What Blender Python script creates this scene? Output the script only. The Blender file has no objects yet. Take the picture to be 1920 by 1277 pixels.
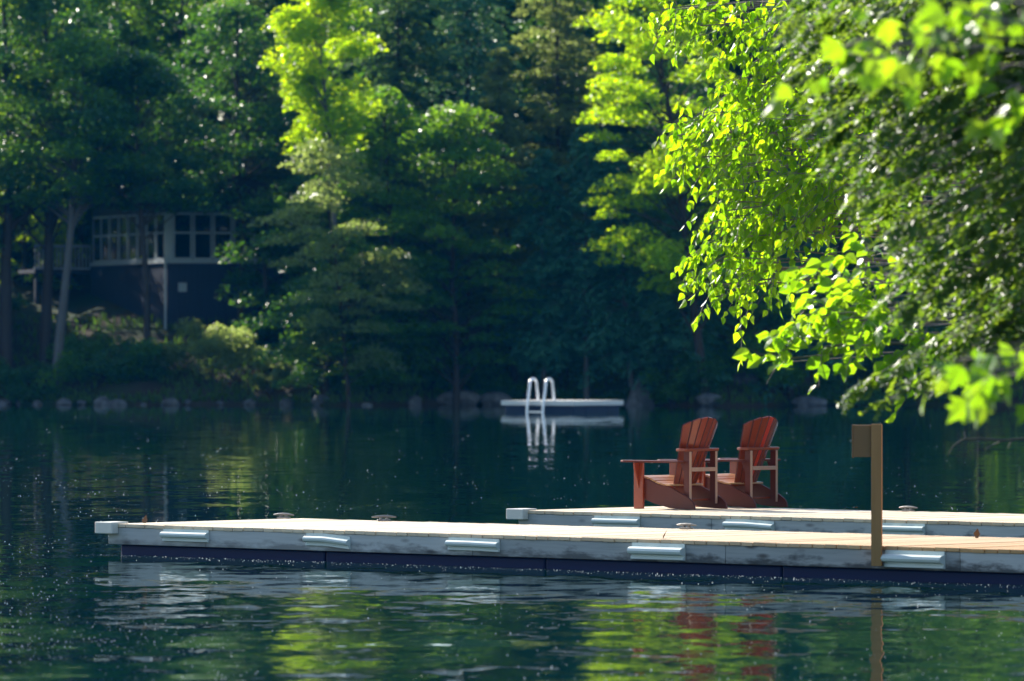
import bpy, bmesh, math, random
import numpy as np
from mathutils import Vector, Matrix, Quaternion

R = math.radians
random.seed(4)
SC = bpy.context.scene
COL = SC.collection
F, YH, CX, H = 11000.0, 665.0, 960.0, 2.07      # focal length (px of the 1920 frame), horizon row, eye height

def P(px, py, D):
    return np.array(((px - CX) / F * D, D, H - (py - YH) / F * D))
def PX(px, D):
    return (px - CX) / F * D
def PZ(py, D):
    return H - (py - YH) / F * D

# ------------------------------------------------------------------ mesh builder
class MB:
    def __init__(s):
        s.v = []; s.f = []; s.r = []; s.n = 0; s.m = []
    def add(s, verts, faces, rnd=None, mat=0):
        verts = np.asarray(verts, dtype=np.float64).reshape(-1, 3)
        s.v.append(verts)
        if rnd is None: rnd = np.full(len(verts), random.random())
        elif np.isscalar(rnd): rnd = np.full(len(verts), rnd)
        s.r.append(rnd)
        groups = {}
        if isinstance(faces, np.ndarray):
            groups[faces.shape[1]] = faces
        else:
            for f in faces: groups.setdefault(len(f), []).append(f)
        for k, g in groups.items():
            g = np.asarray(g, dtype=np.int64)
            s.f.append(g + s.n); s.m.append(np.full(len(g), mat))
        s.n += len(verts)
    def quads(s, V, rnd, mat=0):            # V: (N,k,3)
        N, k = V.shape[:2]
        if N == 0: return
        s.add(V.reshape(-1, 3), np.arange(N * k).reshape(N, k), np.repeat(rnd, k), mat)
    def box(s, lo, hi, mat=0, rnd=None, M=None):
        x0, y0, z0 = lo; x1, y1, z1 = hi
        v = np.array([(x0,y0,z0),(x1,y0,z0),(x1,y1,z0),(x0,y1,z0),(x0,y0,z1),(x1,y0,z1),(x1,y1,z1),(x0,y1,z1)], float)
        if M is not None: v = v @ np.array(M.to_3x3()).T + np.array(M.translation)
        s.add(v, [(0,3,2,1),(4,5,6,7),(0,1,5,4),(1,2,6,5),(2,3,7,6),(3,0,4,7)], rnd, mat)
    def prism(s, poly, o, a, b, n, t, mat=0, rnd=None):   # polygon in plane (a,b) through o, thickness t along n
        o, a, b, n = (np.asarray(q, float) for q in (o, a, b, n))
        k = len(poly)
        base = np.array([o + p[0]*a + p[1]*b for p in poly])
        v = np.vstack([base, base + n*t])
        fs = [tuple(range(k-1, -1, -1)), tuple(range(k, 2*k))]
        fs += [(i, (i+1) % k, k + (i+1) % k, k + i) for i in range(k)]
        s.add(v, fs, rnd, mat)
    def tube(s, pts, rad, sides=6, mat=0, rnd=None, cap=True):
        pts = np.asarray(pts, float); n = len(pts)
        rad = np.broadcast_to(np.asarray(rad, float), (n,))
        T = np.gradient(pts, axis=0); T /= (np.linalg.norm(T, axis=1, keepdims=True) + 1e-9)
        ref = np.array((0, 0, 1.0)) if abs(T[0][2]) < .9 else np.array((1.0, 0, 0))
        A = np.cross(T, ref); A /= (np.linalg.norm(A, axis=1, keepdims=True) + 1e-9)
        B = np.cross(T, A)
        ang = np.linspace(0, 2*math.pi, sides, endpoint=False)
        ring = pts[:, None, :] + rad[:, None, None]*(np.cos(ang)[None,:,None]*A[:,None,:] + np.sin(ang)[None,:,None]*B[:,None,:])
        v = ring.reshape(-1, 3)
        fs = []
        for i in range(n-1):
            for j in range(sides):
                j2 = (j+1) % sides
                fs.append((i*sides+j, (i+1)*sides+j, (i+1)*sides+j2, i*sides+j2))
        s.add(v, np.array(fs), rnd, mat)
        if cap:
            s.add(ring[-1], [tuple(range(sides-1,-1,-1))], rnd, mat); s.add(ring[0], [tuple(range(sides))], rnd, mat)
    def mesh(s, name, mats, smooth=False):
        me = bpy.data.meshes.new(name)
        V = np.vstack(s.v)
        me.vertices.add(len(V)); me.vertices.foreach_set('co', V.astype(np.float32).ravel())
        li = np.concatenate([f.ravel() for f in s.f]).astype(np.int32)
        tot = np.concatenate([np.full(len(f), f.shape[1]) for f in s.f]).astype(np.int32)
        st = np.concatenate([[0], np.cumsum(tot)[:-1]]).astype(np.int32)
        me.loops.add(len(li)); me.loops.foreach_set('vertex_index', li)
        me.polygons.add(len(tot)); me.polygons.foreach_set('loop_start', st)
        me.polygons.foreach_set('loop_total', tot)
        me.polygons.foreach_set('material_index', np.concatenate(s.m).astype(np.int32))
        me.polygons.foreach_set('use_smooth', np.full(len(tot), smooth, dtype=bool))
        a = me.attributes.new('rnd', 'FLOAT', 'POINT'); a.data.foreach_set('value', np.concatenate(s.r).astype(np.float32))
        for m in (mats if isinstance(mats, (list, tuple)) else [mats]): me.materials.append(m)
        me.update(calc_edges=True); me.validate()
        return me
    def build(s, name, mats, parent=None, smooth=False, bevel=0, label=None):
        o = bpy.data.objects.new(name, s.mesh(name, mats, smooth)); COL.objects.link(o)
        if parent is not None: o.parent = parent
        if bevel:
            b = o.modifiers.new('bevel', 'BEVEL'); b.width = bevel; b.segments = 2; b.limit_method = 'ANGLE'
        if label: o['label'] = label
        return o

def tag(o, label=None, cat=None, group=None, kind=None):
    if label: o['label'] = label
    if cat: o['category'] = cat
    if group: o['group'] = group
    if kind: o['kind'] = kind
    return o
def empty(name, loc, rz=0.0):
    o = bpy.data.objects.new(name, None); COL.objects.link(o)
    o.location = tuple(float(q) for q in loc); o.rotation_euler = (0, 0, rz); o.empty_display_size = .2
    return o
def copy_tree(o, parent=None):
    c = o.copy(); COL.objects.link(c)
    if parent is not None: c.parent = parent
    for ch in list(o.children): copy_tree(ch, c)
    return c
def unit(a): return a / (np.linalg.norm(a, axis=-1, keepdims=True) + 1e-9)

# ------------------------------------------------------------------ materials
class NT:
    def __init__(s, name):
        s.mat = bpy.data.materials.new(name); s.mat.use_nodes = True
        s.t = s.mat.node_tree; s.t.nodes.clear()
        s.out = s.n('ShaderNodeOutputMaterial')
    def n(s, typ, **kw):
        nd = s.t.nodes.new(typ)
        for k, v in kw.items():
            if k == 'inp':
                for i, val in v.items(): s.set(nd, i, val)
            else: setattr(nd, k, v)
        return nd
    def set(s, nd, i, val):
        if isinstance(val, bpy.types.NodeSocket): s.t.links.new(val, nd.inputs[i])
        else: nd.inputs[i].default_value = val
    def math(s, op, a, b=0.0, c=None, clamp=False):
        nd = s.n('ShaderNodeMath', operation=op, use_clamp=clamp); s.set(nd, 0, a); s.set(nd, 1, b)
        if c is not None: s.set(nd, 2, c)
        return nd.outputs[0]
    def mix(s, fac, a, b, blend='MIX'):
        nd = s.n('ShaderNodeMix', data_type='RGBA', blend_type=blend)
        s.set(nd, 0, fac); s.set(nd, 6, a if isinstance(a, bpy.types.NodeSocket) else (*a, 1)); s.set(nd, 7, b if isinstance(b, bpy.types.NodeSocket) else (*b, 1))
        return nd.outputs[2]
    def noise(s, vec, scale, detail=3, rough=.55, dist=0.0, out=0):
        nd = s.n('ShaderNodeTexNoise', inp={'Scale': scale, 'Detail': detail, 'Roughness': rough, 'Distortion': dist})
        if vec is not None: s.set(nd, 'Vector', vec)
        return nd.outputs[out]
    def coord(s, scale=(1,1,1), which='Object'):
        tc = s.n('ShaderNodeTexCoord'); mp = s.n('ShaderNodeMapping'); s.set(mp, 0, tc.outputs[which]); mp.inputs['Scale'].default_value = scale
        return mp.outputs[0]
    def ramp(s, fac, stops):
        nd = s.n('ShaderNodeValToRGB'); s.set(nd, 0, fac); cr = nd.color_ramp
        while len(cr.elements) < len(stops): cr.elements.new(.5)
        for e, (p, c) in zip(cr.elements, stops): e.position = p; e.color = (*c, 1) if not np.isscalar(c) else (c, c, c, 1)
        return nd.outputs[0]
    def attr(s, name='rnd'):
        return s.n('ShaderNodeAttribute', attribute_name=name).outputs['Fac']
    def bump(s, h, strength=.3, dist=.01):
        nd = s.n('ShaderNodeBump', inp={'Strength': strength, 'Distance': dist, 'Height': h}); return nd.outputs[0]
    def principled(s, color, rough=.5, spec=.5, normal=None, **kw):
        p = s.n('ShaderNodeBsdfPrincipled')
        s.set(p, 'Base Color', color if isinstance(color, bpy.types.NodeSocket) else (*color, 1))
        s.set(p, 'Roughness', rough); s.set(p, 'Specular IOR Level', spec)
        if normal is not None: s.set(p, 'Normal', normal)
        for k, v in kw.items(): s.set(p, k, v)
        return p
    def done(s, sh):
        s.t.links.new(sh.outputs[0] if hasattr(sh, 'outputs') else sh, s.out.inputs[0]); return s.mat

def leaf_mat(name, c1, c2, t1, t2, trans=.5, rough=.4, spec=.4):
    m = NT(name)
    r = m.attr()
    oi = m.n('ShaderNodeObjectInfo').outputs['Random']
    r2 = m.math('ADD', m.math('MULTIPLY', r, .8), m.math('MULTIPLY', oi, .2))
    p = m.principled(m.mix(r2, c1, c2), rough, spec)
    t = m.n('ShaderNodeBsdfTranslucent'); m.set(t, 0, m.mix(r2, t1, t2))
    mx = m.n('ShaderNodeMixShader'); m.set(mx, 0, trans); m.set(mx, 1, p.outputs[0]); m.set(mx, 2, t.outputs[0])
    return m.done(mx.outputs[0])

def wood_mat(name, c1, c2, grain=(2, 40, 40), rough=.6, spec=.3, knots=0.0, stain=0.0, bump=.25):
    m = NT(name)
    co = m.coord(grain)
    g = m.noise(co, 1.0, 4, .6, .4)
    r = m.attr()
    f = m.math('ADD', m.math('MULTIPLY', g, .6), m.math('MULTIPLY', r, .45), clamp=True)
    col = m.mix(f, c1, c2)
    if knots:
        vo = m.n('ShaderNodeTexVoronoi', inp={'Scale': 1.0}); m.set(vo, 'Vector', m.coord((2.2, 6, 7)))
        k = m.ramp(vo.outputs['Distance'], [(.08, .0), (.22, 1.0)])
        k = m.math('SUBTRACT', 1.0, k)
        col = m.mix(m.math('MULTIPLY', k, knots), col, (.045, .04, .04))
    if stain:
        sn = m.noise(m.coord((2.5, 6, 9)), 1.0, 5, .65)
        sx = m.n('ShaderNodeSeparateXYZ'); m.set(sx, 0, m.coord())
        low = m.math('SUBTRACT', 1.0, m.math('DIVIDE', m.math('SUBTRACT', sx.outputs[2], .1), .16), clamp=True)
        ss = m.ramp(m.math('ADD', m.math('MULTIPLY', sn, .8), m.math('MULTIPLY', low, .28)), [(.52, 0.0), (.66, 1.0)])
        wear = m.ramp(m.math('DIVIDE', sx.outputs[0], 14.0), [(.1, .55), (.6, 1.0)])
        col = m.mix(m.math('MULTIPLY', m.math('MULTIPLY', ss, wear), stain), col, (.05, .055, .06))
    return m.done(m.principled(col, rough, spec, m.bump(g, bump, .004)))

def plain_mat(name, c, rough=.5, spec=.5, metallic=0.0, var=.12, scale=8.0):
    m = NT(name)
    n = m.noise(m.coord(), scale, 4)
    col = m.mix(m.math('MULTIPLY', n, var*2), c, tuple(q*.55 for q in c))
    return m.done(m.principled(col, rough, spec, None, Metallic=metallic))

M = {}
M['birch_leaf'] = leaf_mat('birch leaf', (.030,.095,.010), (.10,.19,.012), (.14,.40,.006), (.62,.90,.008), .60, .38, .35)
M['hazel_leaf'] = leaf_mat('broad leaf', (.05,.13,.008), (.11,.20,.015), (.26,.58,.006), (.58,.84,.015), .55, .36, .5)
M['maple_leaf'] = leaf_mat('maple leaf', (.045,.13,.012), (.09,.19,.02), (.22,.50,.008), (.50,.72,.02), .5, .34, .55)
M['cedar_leaf'] = leaf_mat('cedar spray', (.03,.085,.018), (.08,.15,.03), (.10,.28,.012), (.42,.58,.03), .45, .42, .45)
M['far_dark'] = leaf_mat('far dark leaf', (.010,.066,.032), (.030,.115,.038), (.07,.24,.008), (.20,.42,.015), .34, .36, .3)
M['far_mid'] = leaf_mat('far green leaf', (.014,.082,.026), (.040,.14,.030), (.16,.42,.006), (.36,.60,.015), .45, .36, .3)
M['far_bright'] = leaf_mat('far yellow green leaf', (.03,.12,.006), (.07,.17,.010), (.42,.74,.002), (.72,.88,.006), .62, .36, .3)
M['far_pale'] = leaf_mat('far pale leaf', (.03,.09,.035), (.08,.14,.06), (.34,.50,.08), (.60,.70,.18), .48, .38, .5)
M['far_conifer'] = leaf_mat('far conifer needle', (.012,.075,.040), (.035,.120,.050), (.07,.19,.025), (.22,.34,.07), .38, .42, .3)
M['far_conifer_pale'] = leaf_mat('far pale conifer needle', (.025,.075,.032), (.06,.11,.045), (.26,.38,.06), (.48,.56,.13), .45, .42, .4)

M['far_cedar'] = leaf_mat('far blue green cedar spray', (.018,.125,.085), (.055,.20,.115), (.07,.24,.05), (.22,.38,.09), .22, .5, .3)

def bark_mat(name, c1, c2, sc=(6,6,1.5)):
    m = NT(name)
    n = m.noise(m.coord(sc), 3.0, 6, .65, .6)
    return m.done(m.principled(m.mix(n, c1, c2), .85, .2, m.bump(n, .6, .02)))
M['bark_dark'] = bark_mat('dark bark', (.02,.018,.016), (.07,.06,.05))
M['bark_grey'] = bark_mat('grey bark', (.06,.065,.065), (.15,.15,.145))
M['bark_cedar'] = bark_mat('cedar bark', (.07,.055,.045), (.22,.18,.15))
M['twig'] = bark_mat('twig bark', (.10,.085,.075), (.32,.28,.25), (20,20,20))

M['deck'] = None
def deck_mat():
    m = NT('deck planks')
    g = m.noise(m.coord((30, 2.2, 20)), 1.0, 5, .6, .3)
    r = m.attr()
    f = m.math('ADD', m.math('MULTIPLY', g, .45), m.math('MULTIPLY', r, .55), clamp=True)
    pale = m.mix(f, (.56,.44,.30), (.76,.63,.46))
    warm = m.mix(f, (.40,.22,.085), (.60,.37,.17))
    sx = m.n('ShaderNodeSeparateXYZ'); m.set(sx, 0, m.coord())
    w = m.ramp(m.math('ADD', m.math('DIVIDE', sx.outputs[0], 14.0), m.math('MULTIPLY', m.noise(m.coord((.5,.5,.5)), 1.5), .25)), [(.45, 0.0), (.95, 1.0)])
    col = m.mix(w, pale, warm)
    st = m.ramp(m.noise(m.coord((3, .8, 1)), 1.0, 4), [(.6, 0.0), (.75, 1.0)])
    col = m.mix(m.math('MULTIPLY', st, .3), col, (.22,.15,.09))
    return m.done(m.principled(col, .55, .4, m.bump(g, .2, .003)))
M['deck'] = deck_mat()
M['fascia'] = wood_mat('weathered fascia board', (.21,.23,.235), (.56,.575,.57), (1.6, 30, 38), .75, .25, .8, .9)
M['float'] = plain_mat('dark blue float', (.004,.015,.070), .5, .15)
M['vinyl'] = plain_mat('pale vinyl bumper', (.62,.70,.68), .38, .5, var=.10)
M['vinyl_white'] = plain_mat('aged white vinyl', (.74,.72,.65), .45, .4, var=.22, scale=14)
M['galv'] = plain_mat('aged cleat metal', (.22,.21,.20), .5, .5, .4)
M['steel'] = plain_mat('brushed ladder tube', (.78,.80,.82), .30, .5, .35)
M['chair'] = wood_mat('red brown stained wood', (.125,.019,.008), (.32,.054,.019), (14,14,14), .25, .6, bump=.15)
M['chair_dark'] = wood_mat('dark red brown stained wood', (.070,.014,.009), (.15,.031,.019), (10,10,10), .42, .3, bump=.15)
M['chair_edge'] = wood_mat('lit pale board edge', (.36,.19,.125), (.50,.30,.21), (14,14,14), .45, .5, bump=.15)  # light on the chair's edges is put into this pale colour
M['chair_red'] = wood_mat('bright red stained slat', (.50,.035,.015), (.62,.06,.025), (14,14,14), .38, .5, bump=.1)
M['seat'] = wood_mat('sunlit orange seat slat', (.30,.11,.04), (.62,.36,.17), (4,26,14), .35, .6, bump=.2)  # sunlight on the seat is put into the light orange
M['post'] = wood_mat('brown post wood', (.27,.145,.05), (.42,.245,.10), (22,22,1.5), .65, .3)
M['post_side'] = wood_mat('orange post side wood', (.50,.19,.05), (.66,.29,.09), (22,22,1.5), .6, .3)
M['box'] = wood_mat('dark brown box wood', (.15,.085,.035), (.24,.14,.06), (22,22,1.5), .65, .3)
M['raft'] = plain_mat('white raft board', (.74,.72,.68), .6, .3, var=.12, scale=3)
M['raft_float'] = plain_mat('blue raft float', (.008,.022,.06), .5, .25)
M['navy'] = wood_mat('navy board siding', (.012,.020,.045), (.024,.038,.075), (24,24,1.0), .6, .3)
M['trim'] = plain_mat('pale blue white trim', (.36,.42,.47), .5, .4, var=.08)
M['roof'] = plain_mat('dark shingle', (.035,.035,.04), .8, .2)
M['greywall'] = wood_mat('pale grey siding', (.26,.26,.26), (.42,.42,.41), (2,2,24), .6, .3)
M['rock'] = None
def rock_mat():
    m = NT('lake boulder')
    n = m.noise(m.coord(), 2.6, 7, .62)
    col = m.ramp(n, [(.3, (.03,.032,.035)), (.55, (.10,.105,.11)), (.75, (.20,.20,.20))])
    return m.done(m.principled(col, .8, .3, m.bump(n, .7, .05)))
M['rock'] = rock_mat()
def ground_mat():
    m = NT('forest floor')
    n = m.noise(m.coord(), .9, 6, .6); n2 = m.noise(m.coord(), .18, 3)
    col = m.mix(n, (.018,.016,.010), (.075,.055,.035))
    col = m.mix(m.ramp(n2, [(.45, 0.0), (.6, 1.0)]), col, (.022,.045,.014))
    return m.done(m.principled(col, .95, .1, m.bump(n, .8, .1)))
M['ground'] = ground_mat()
def glass_mat():
    m = NT('window glass')
    t = m.n('ShaderNodeBsdfTransparent'); m.set(t, 0, (.55,.6,.65,1))
    g = m.n('ShaderNodeBsdfGlossy'); m.set(g, 'Roughness', .05); m.set(g, 0, (.6,.65,.7,1))
    fr = m.n('ShaderNodeFresnel'); fr.inputs[0].default_value = 1.5
    mx = m.n('ShaderNodeMixShader'); m.set(mx, 0, fr.outputs[0]); m.set(mx, 1, t.outputs[0]); m.set(mx, 2, g.outputs[0])
    return m.done(mx.outputs[0])
M['glass'] = glass_mat()
M['dark_room'] = plain_mat('dim interior', (.02,.02,.025), .9, .1)
M['pollen'] = plain_mat('white floating fluff', (.85,.86,.84), .7, .3, var=.02)
M['dry_leaf'] = plain_mat('dry brown leaf', (.16,.09,.05), .8, .2)
M['grass'] = leaf_mat('shore grass', (.02,.06,.015), (.05,.12,.02), (.10,.25,.012), (.22,.38,.03), .4, .5, .3)

def water_mat():
    m = NT('lake water')
    g = m.n('ShaderNodeNewGeometry').outputs['Position']
    def mp(sx, sy, off):
        a = m.n('ShaderNodeMapping'); m.set(a, 0, g); a.inputs['Scale'].default_value = (sx, sy, 1); a.inputs['Location'].default_value = (off, off*1.7, off*.3); a.inputs['Rotation'].default_value = (0,0,R(6)); return a.outputs[0]
    sx = m.n('ShaderNodeSeparateXYZ'); m.set(sx, 0, g)
    # calm patches and rippled patches
    patch = m.ramp(m.noise(mp(.10, .05, 3.1), 1.0, 2), [(.35, .45), (.65, 1.0)])
    near = m.n('ShaderNodeMapRange'); m.set(near, 0, sx.outputs[1]); near.inputs[1].default_value = 75; near.inputs[2].default_value = 58; near.inputs[3].default_value = WATER['far']; near.inputs[4].default_value = 1.0
    amp = m.math('MULTIPLY', patch, near.outputs[0])
    def slope(a, b):
        big = m.math('SUBTRACT', m.noise(mp(.55, .35, a), 1.0, 1), .5)
        mid = m.math('SUBTRACT', m.noise(mp(1.5, 1.3, a+7), 1.0, 2), .5)
        fine = m.math('SUBTRACT', m.noise(mp(6.0, 6.0, a+13), 1.0, 2), .5)
        t = m.math('ADD', m.math('MULTIPLY', big, WATER['big']), m.math('MULTIPLY', mid, WATER['mid']))
        t = m.math('ADD', t, m.math('MULTIPLY', fine, WATER['fine']))
        return m.math('MULTIPLY', t, amp)
    nx = slope(1.0, 0); ny = slope(21.0, 0)
    cb = m.n('ShaderNodeCombineXYZ'); m.set(cb, 0, nx); m.set(cb, 1, ny); cb.inputs[2].default_value = 1.0
    nv = m.n('ShaderNodeVectorMath', operation='NORMALIZE'); m.set(nv, 0, cb.outputs[0])
    p = m.principled((.0012,.020,.018), .02, .5, nv.outputs[0], IOR=1.333)
    return m.done(p)
WATER = dict(far=.27, big=.055, mid=.115, fine=.06)
M['water'] = water_mat()

# ------------------------------------------------------------------ terrain and water
def far_shore(x):  return 241.5 + 1.2*np.sin(x*.21+.6) + .7*np.sin(x*.53) - 7.5*np.exp(-((x-8.5)/4.2)**2) - 4.0*np.exp(-((x+6.5)/2.6)**2)
def right_shore(d): return 2.6 + .1*d + .5*np.sin(d*.31)
def gz(x, d):
    x = np.asarray(x, float); d = np.asarray(d, float)
    t = d - far_shore(x)
    far = np.where(t < 0, np.maximum(t*.35, -2.5), np.where(t < 1.2, t*.35, .42 + (t-1.2)*.30))
    far = np.where(t > 11, .42 + 9.8*.30 + (t-11)*.22, far)
    far = np.minimum(far, 13.0 + .6*np.sin(x*.07))
    q = (x - right_shore(d))
    rt = np.where(q < 0, np.maximum(q*.4, -2.5), np.minimum(q*.35, 1.6 + .02*np.minimum(q, 60)))
    nr = np.where(d < 14, np.minimum((14-d)*.09, .55), np.maximum((14-d)*.3, -2.5))
    return np.maximum(np.maximum(far, rt), nr)
def build_ground():
    xs = np.concatenate([np.linspace(-1500, -70, 14), np.linspace(-66, 66, 100), np.linspace(70, 1500, 14)])
    ds = np.concatenate([np.linspace(-300, 8, 8), np.linspace(10, 90, 50), np.linspace(95, 232, 24), np.linspace(234, 300, 60), np.linspace(310, 2500, 14)])
    X, D = np.meshgrid(xs, ds)
    Z = gz(X, D) + .12*np.sin(X*1.3+D*.7)*np.sin(D*.9-X*.4)*(np.abs(X) < 66)
    nx, nd = len(xs), len(ds)
    i, j = np.meshgrid(np.arange(nx-1), np.arange(nd-1))
    a = (j*nx + i).ravel()
    mb = MB(); mb.add(np.stack([X, D, Z], -1).reshape(-1, 3), np.stack([a, a+1, a+nx+1, a+nx], -1), .5)
    return mb.build('ground', M['ground'], smooth=True)
tag(build_ground(), kind='structure')
mb = MB(); mb.add([(-600,-60,0),(600,-60,0),(600,262,0),(-600,262,0)], [(0,1,2,3)], .5)
tag(mb.build('lake_water', M['water']), kind='structure')

# ------------------------------------------------------------------ leaves and trees
rng = np.random.default_rng(7)
def rand_dirs(n, up=0.0):
    v = rng.normal(size=(n, 3)); v[:, 2] += up
    return unit(v)
def leaf_quads(mb, C, N, size, aspect=.6, rnd=None, A=None, mat=0):
    """rhombic leaves at C, surface normals N, along direction A"""
    n = len(C)
    if A is None: A = rand_dirs(n)
    A = unit(A - N*np.sum(A*N, 1, keepdims=True)); B = np.cross(N, A)
    s = np.broadcast_to(np.asarray(size, float), (n,))[:, None]
    V = np.stack([C - A*s*.5, C - A*s*.06 + B*s*.5*aspect + N*s*.07, C + A*s*.5 - N*s*.06, C - A*s*.06 - B*s*.5*aspect + N*s*.07], 1)
    mb.quads(V, rng.random(n) if rnd is None else rnd, mat)

def bez(a, b, c, n=7):
    t = np.linspace(0, 1, n)[:, None]
    return (1-t)**2*a + 2*t*(1-t)*b + t*t*c

def ground_at(x, d): return float(gz(x, d))

def trunk_path(base, top, wob, n=8):
    t = np.linspace(0, 1, n)[:, None]
    p = base + (top-base)*t
    w = np.cumsum(rng.normal(size=(n, 3))*wob, 0); w[0] = 0; w[:, 2] = 0
    return p + w*np.minimum(t*2, 1)

def decid_tree(name, px, D, top, crown_lo, rad, label, mat='far_mid', bark='bark_dark', clumps=46, leaves=230, lsize=.20, trunk_r=.16,
               lean=(0,0), pad=(1.05, .38), off=(0,0), cat='tree', group=None, base_x=None, into=None, skew=0.0):
    """broadleaf: trunk, limbs to layered leaf pads. top/crown_lo are heights in m."""
    x = PX(px, D) if base_x is None else base_x
    base = np.array((x, D, ground_at(x, D) - .15))
    topv = np.array((x+lean[0], D+lean[1], top))
    path = trunk_path(base, topv, .10)
    tr = MB(); cr = into or MB()
    if into is None:
        tr.tube(path, np.linspace(trunk_r, trunk_r*.18, len(path)), 8)
    hs = np.linspace(0, 1, len(path))
    for k in range(clumps):
        t = (k + rng.random())/clumps
        z = crown_lo + (top-crown_lo)*t
        prof = (math.sin(math.pi*min(1, (t*.82+.16)))**.75)
        rr = rad*prof*math.sqrt(rng.uniform(.12, 1.05)); az = rng.uniform(0, 2*math.pi)
        f = np.clip((z - base[2])/(top-base[2]), 0, 1)
        ax = np.array([np.interp(f, hs, path[:, i]) for i in range(3)])
        c = np.array((ax[0] + rr*math.cos(az) + off[0]*(1-t) + skew*rr, ax[1] + rr*math.sin(az) + off[1]*(1-t), z))
        s = rng.uniform(.65, 1.25); n = int(leaves*s)
        d = rng.normal(size=(n, 3)); d = unit(d)*(rng.random((n, 1))**.42)
        out = np.array((math.cos(az), math.sin(az), 0))
        r2 = (d[:, 0]**2 + d[:, 1]**2)
        C = c + d*np.array((pad[0]*s, pad[0]*s, pad[1]*s)); C[:, 2] -= .3*s*r2
        C += (d @ out)[:, None]*out*.35*s
        N = unit(np.array((0, 0, 1.0)) + rng.normal(size=(n, 3))*.55)
        leaf_quads(cr, C, N, lsize*rng.uniform(.7, 1.25, n), .7)
        if into is None:
            f2 = max(0.05, f - .07 - .06*rng.random())
            st = np.array([np.interp(f2, hs, path[:, i]) for i in range(3)])
            rl = trunk_r*(.36 - .26*f2)
            tr.tube(bez(st, (st+c)/2 + np.array((0, 0, -.1+.2*rng.random())), c, 6), np.linspace(rl, rl*.22, 6), 5, cap=False)
    if into is not None: return
    root = empty(name, base); mv = Matrix.Translation(-root.location)
    for nm, b, mt in (('trunk', tr, M[bark]), ('crown', cr, M[mat])):
        o = b.build(nm, mt, root, smooth=(nm == 'trunk')); o.data.transform(mv)
    return tag(root, label, cat, group)

def conifer_tree(name, px, D, top, crown_lo, rad, label, mat='far_conifer', bark='bark_dark', dens=13, lsize=.26, trunk_r=.17, droop=.35, lean=(0,0), cat='tree', group=None, into=None, flat=.75):
    x = PX(px, D); base = np.array((x, D, ground_at(x, D) - .15)); topv = np.array((x+lean[0], D+lean[1], top))
    path = trunk_path(base, topv, .03); hs = np.linspace(0, 1, len(path))
    tr = MB(); cr = into or MB()
    if into is None: tr.tube(path, np.linspace(trunk_r, .02, len(path)), 8)
    nb = int((top-crown_lo)*dens)
    for k in range(nb):
        t = (k + rng.random())/nb
        z = crown_lo + (top-crown_lo)*t
        f = (z-base[2])/(top-base[2]); ax = np.array([np.interp(f, hs, path[:, i]) for i in range(3)])
        L = rad*(1-t)**.55*rng.uniform(.30, 1.15) + .25
        az = rng.uniform(0, 2*math.pi); out = np.array((math.cos(az), math.sin(az), 0)); sd = np.array((-out[1], out[0], 0))
        end = ax + out*L + np.array((0, 0, L*(.18 - droop*rng.uniform(.6, 1.4))))
        p = bez(ax, ax + out*L*.55 + np.array((0, 0, L*.16)), end, 7)
        if into is None: tr.tube(p[:5], np.linspace(.035*(1-t)+.008, .006, 5), 4, cap=False)
        n = int(26 + 42*L)
        s = rng.random(n)**.75
        q = np.stack([np.interp(s, np.linspace(0, 1, 7), p[:, i]) for i in range(3)], 1)
        w = (rng.random(n)*2-1)*(.10 + .34*L*np.sin(math.pi*np.clip(s*.8+.15, 0, 1)))
        q = q + sd*w[:, None] + rng.normal(size=(n, 3))*.045
        q[:, 2] -= np.abs(w)*droop*.9
        A = out*.7 + sd*np.sign(w)[:, None]*.8 + np.array((0, 0, -.35)) + rng.normal(size=(n, 3))*.3
        N = unit(np.array((0, 0, flat)) + rng.normal(size=(n, 3))*.5)
        leaf_quads(cr, q, N, lsize*rng.uniform(.7, 1.3, n), .38, A=unit(A))
    if into is not None: return
    root = empty(name, base); mv = Matrix.Translation(-root.location)
    for nm, b, mt in (('trunk', tr, M[bark]), ('crown', cr, M[mat])):
        o = b.build(nm, mt, root, smooth=(nm == 'trunk')); o.data.transform(mv)
    return tag(root, label, cat, group)

def shrub(px, D, h, w, label, mat='far_mid', clumps=10, leaves=200, lsize=.17, name='shrub', group=None):
    x = PX(px, D); base = np.array((x, D, ground_at(x, D)-.05))
    tr = MB(); cr = MB()
    for k in range(clumps):
        az = rng.uniform(0, 2*math.pi); rr = w*math.sqrt(rng.random())
        c = base + np.array((math.cos(az)*rr, math.sin(az)*rr*.7, h*rng.uniform(.25, 1.0)*(1-.35*(rr/w)**2)))
        n = int(leaves*rng.uniform(.7, 1.2)); d = rand_dirs(n)*(rng.random((n, 1))**.4)
        C = c + d*np.array((.55, .55, .36))*min(1.2, w*.8)
        N = unit(np.array((0, 0, .8)) + rng.normal(size=(n, 3))*.7)
        leaf_quads(cr, C, N, lsize*rng.uniform(.7, 1.3, n), .65)
        tr.tube(bez(base, base + (c-base)*.5 + np.array((0,0,.2)), c, 5), np.linspace(.03, .008, 5), 4, cap=False)
    cr.v = [np.column_stack([v[:, 0], v[:, 1], np.maximum(v[:, 2], .06)]) for v in cr.v]
    root = empty(name, base); mv = Matrix.Translation(-root.location)
    for nm, b, mt in (('stem', tr, M['bark_dark']), ('foliage', cr, M[mat])):
        o = b.build(nm, mt, root); o.data.transform(mv)
    return tag(root, label, 'shrub', group)

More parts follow.
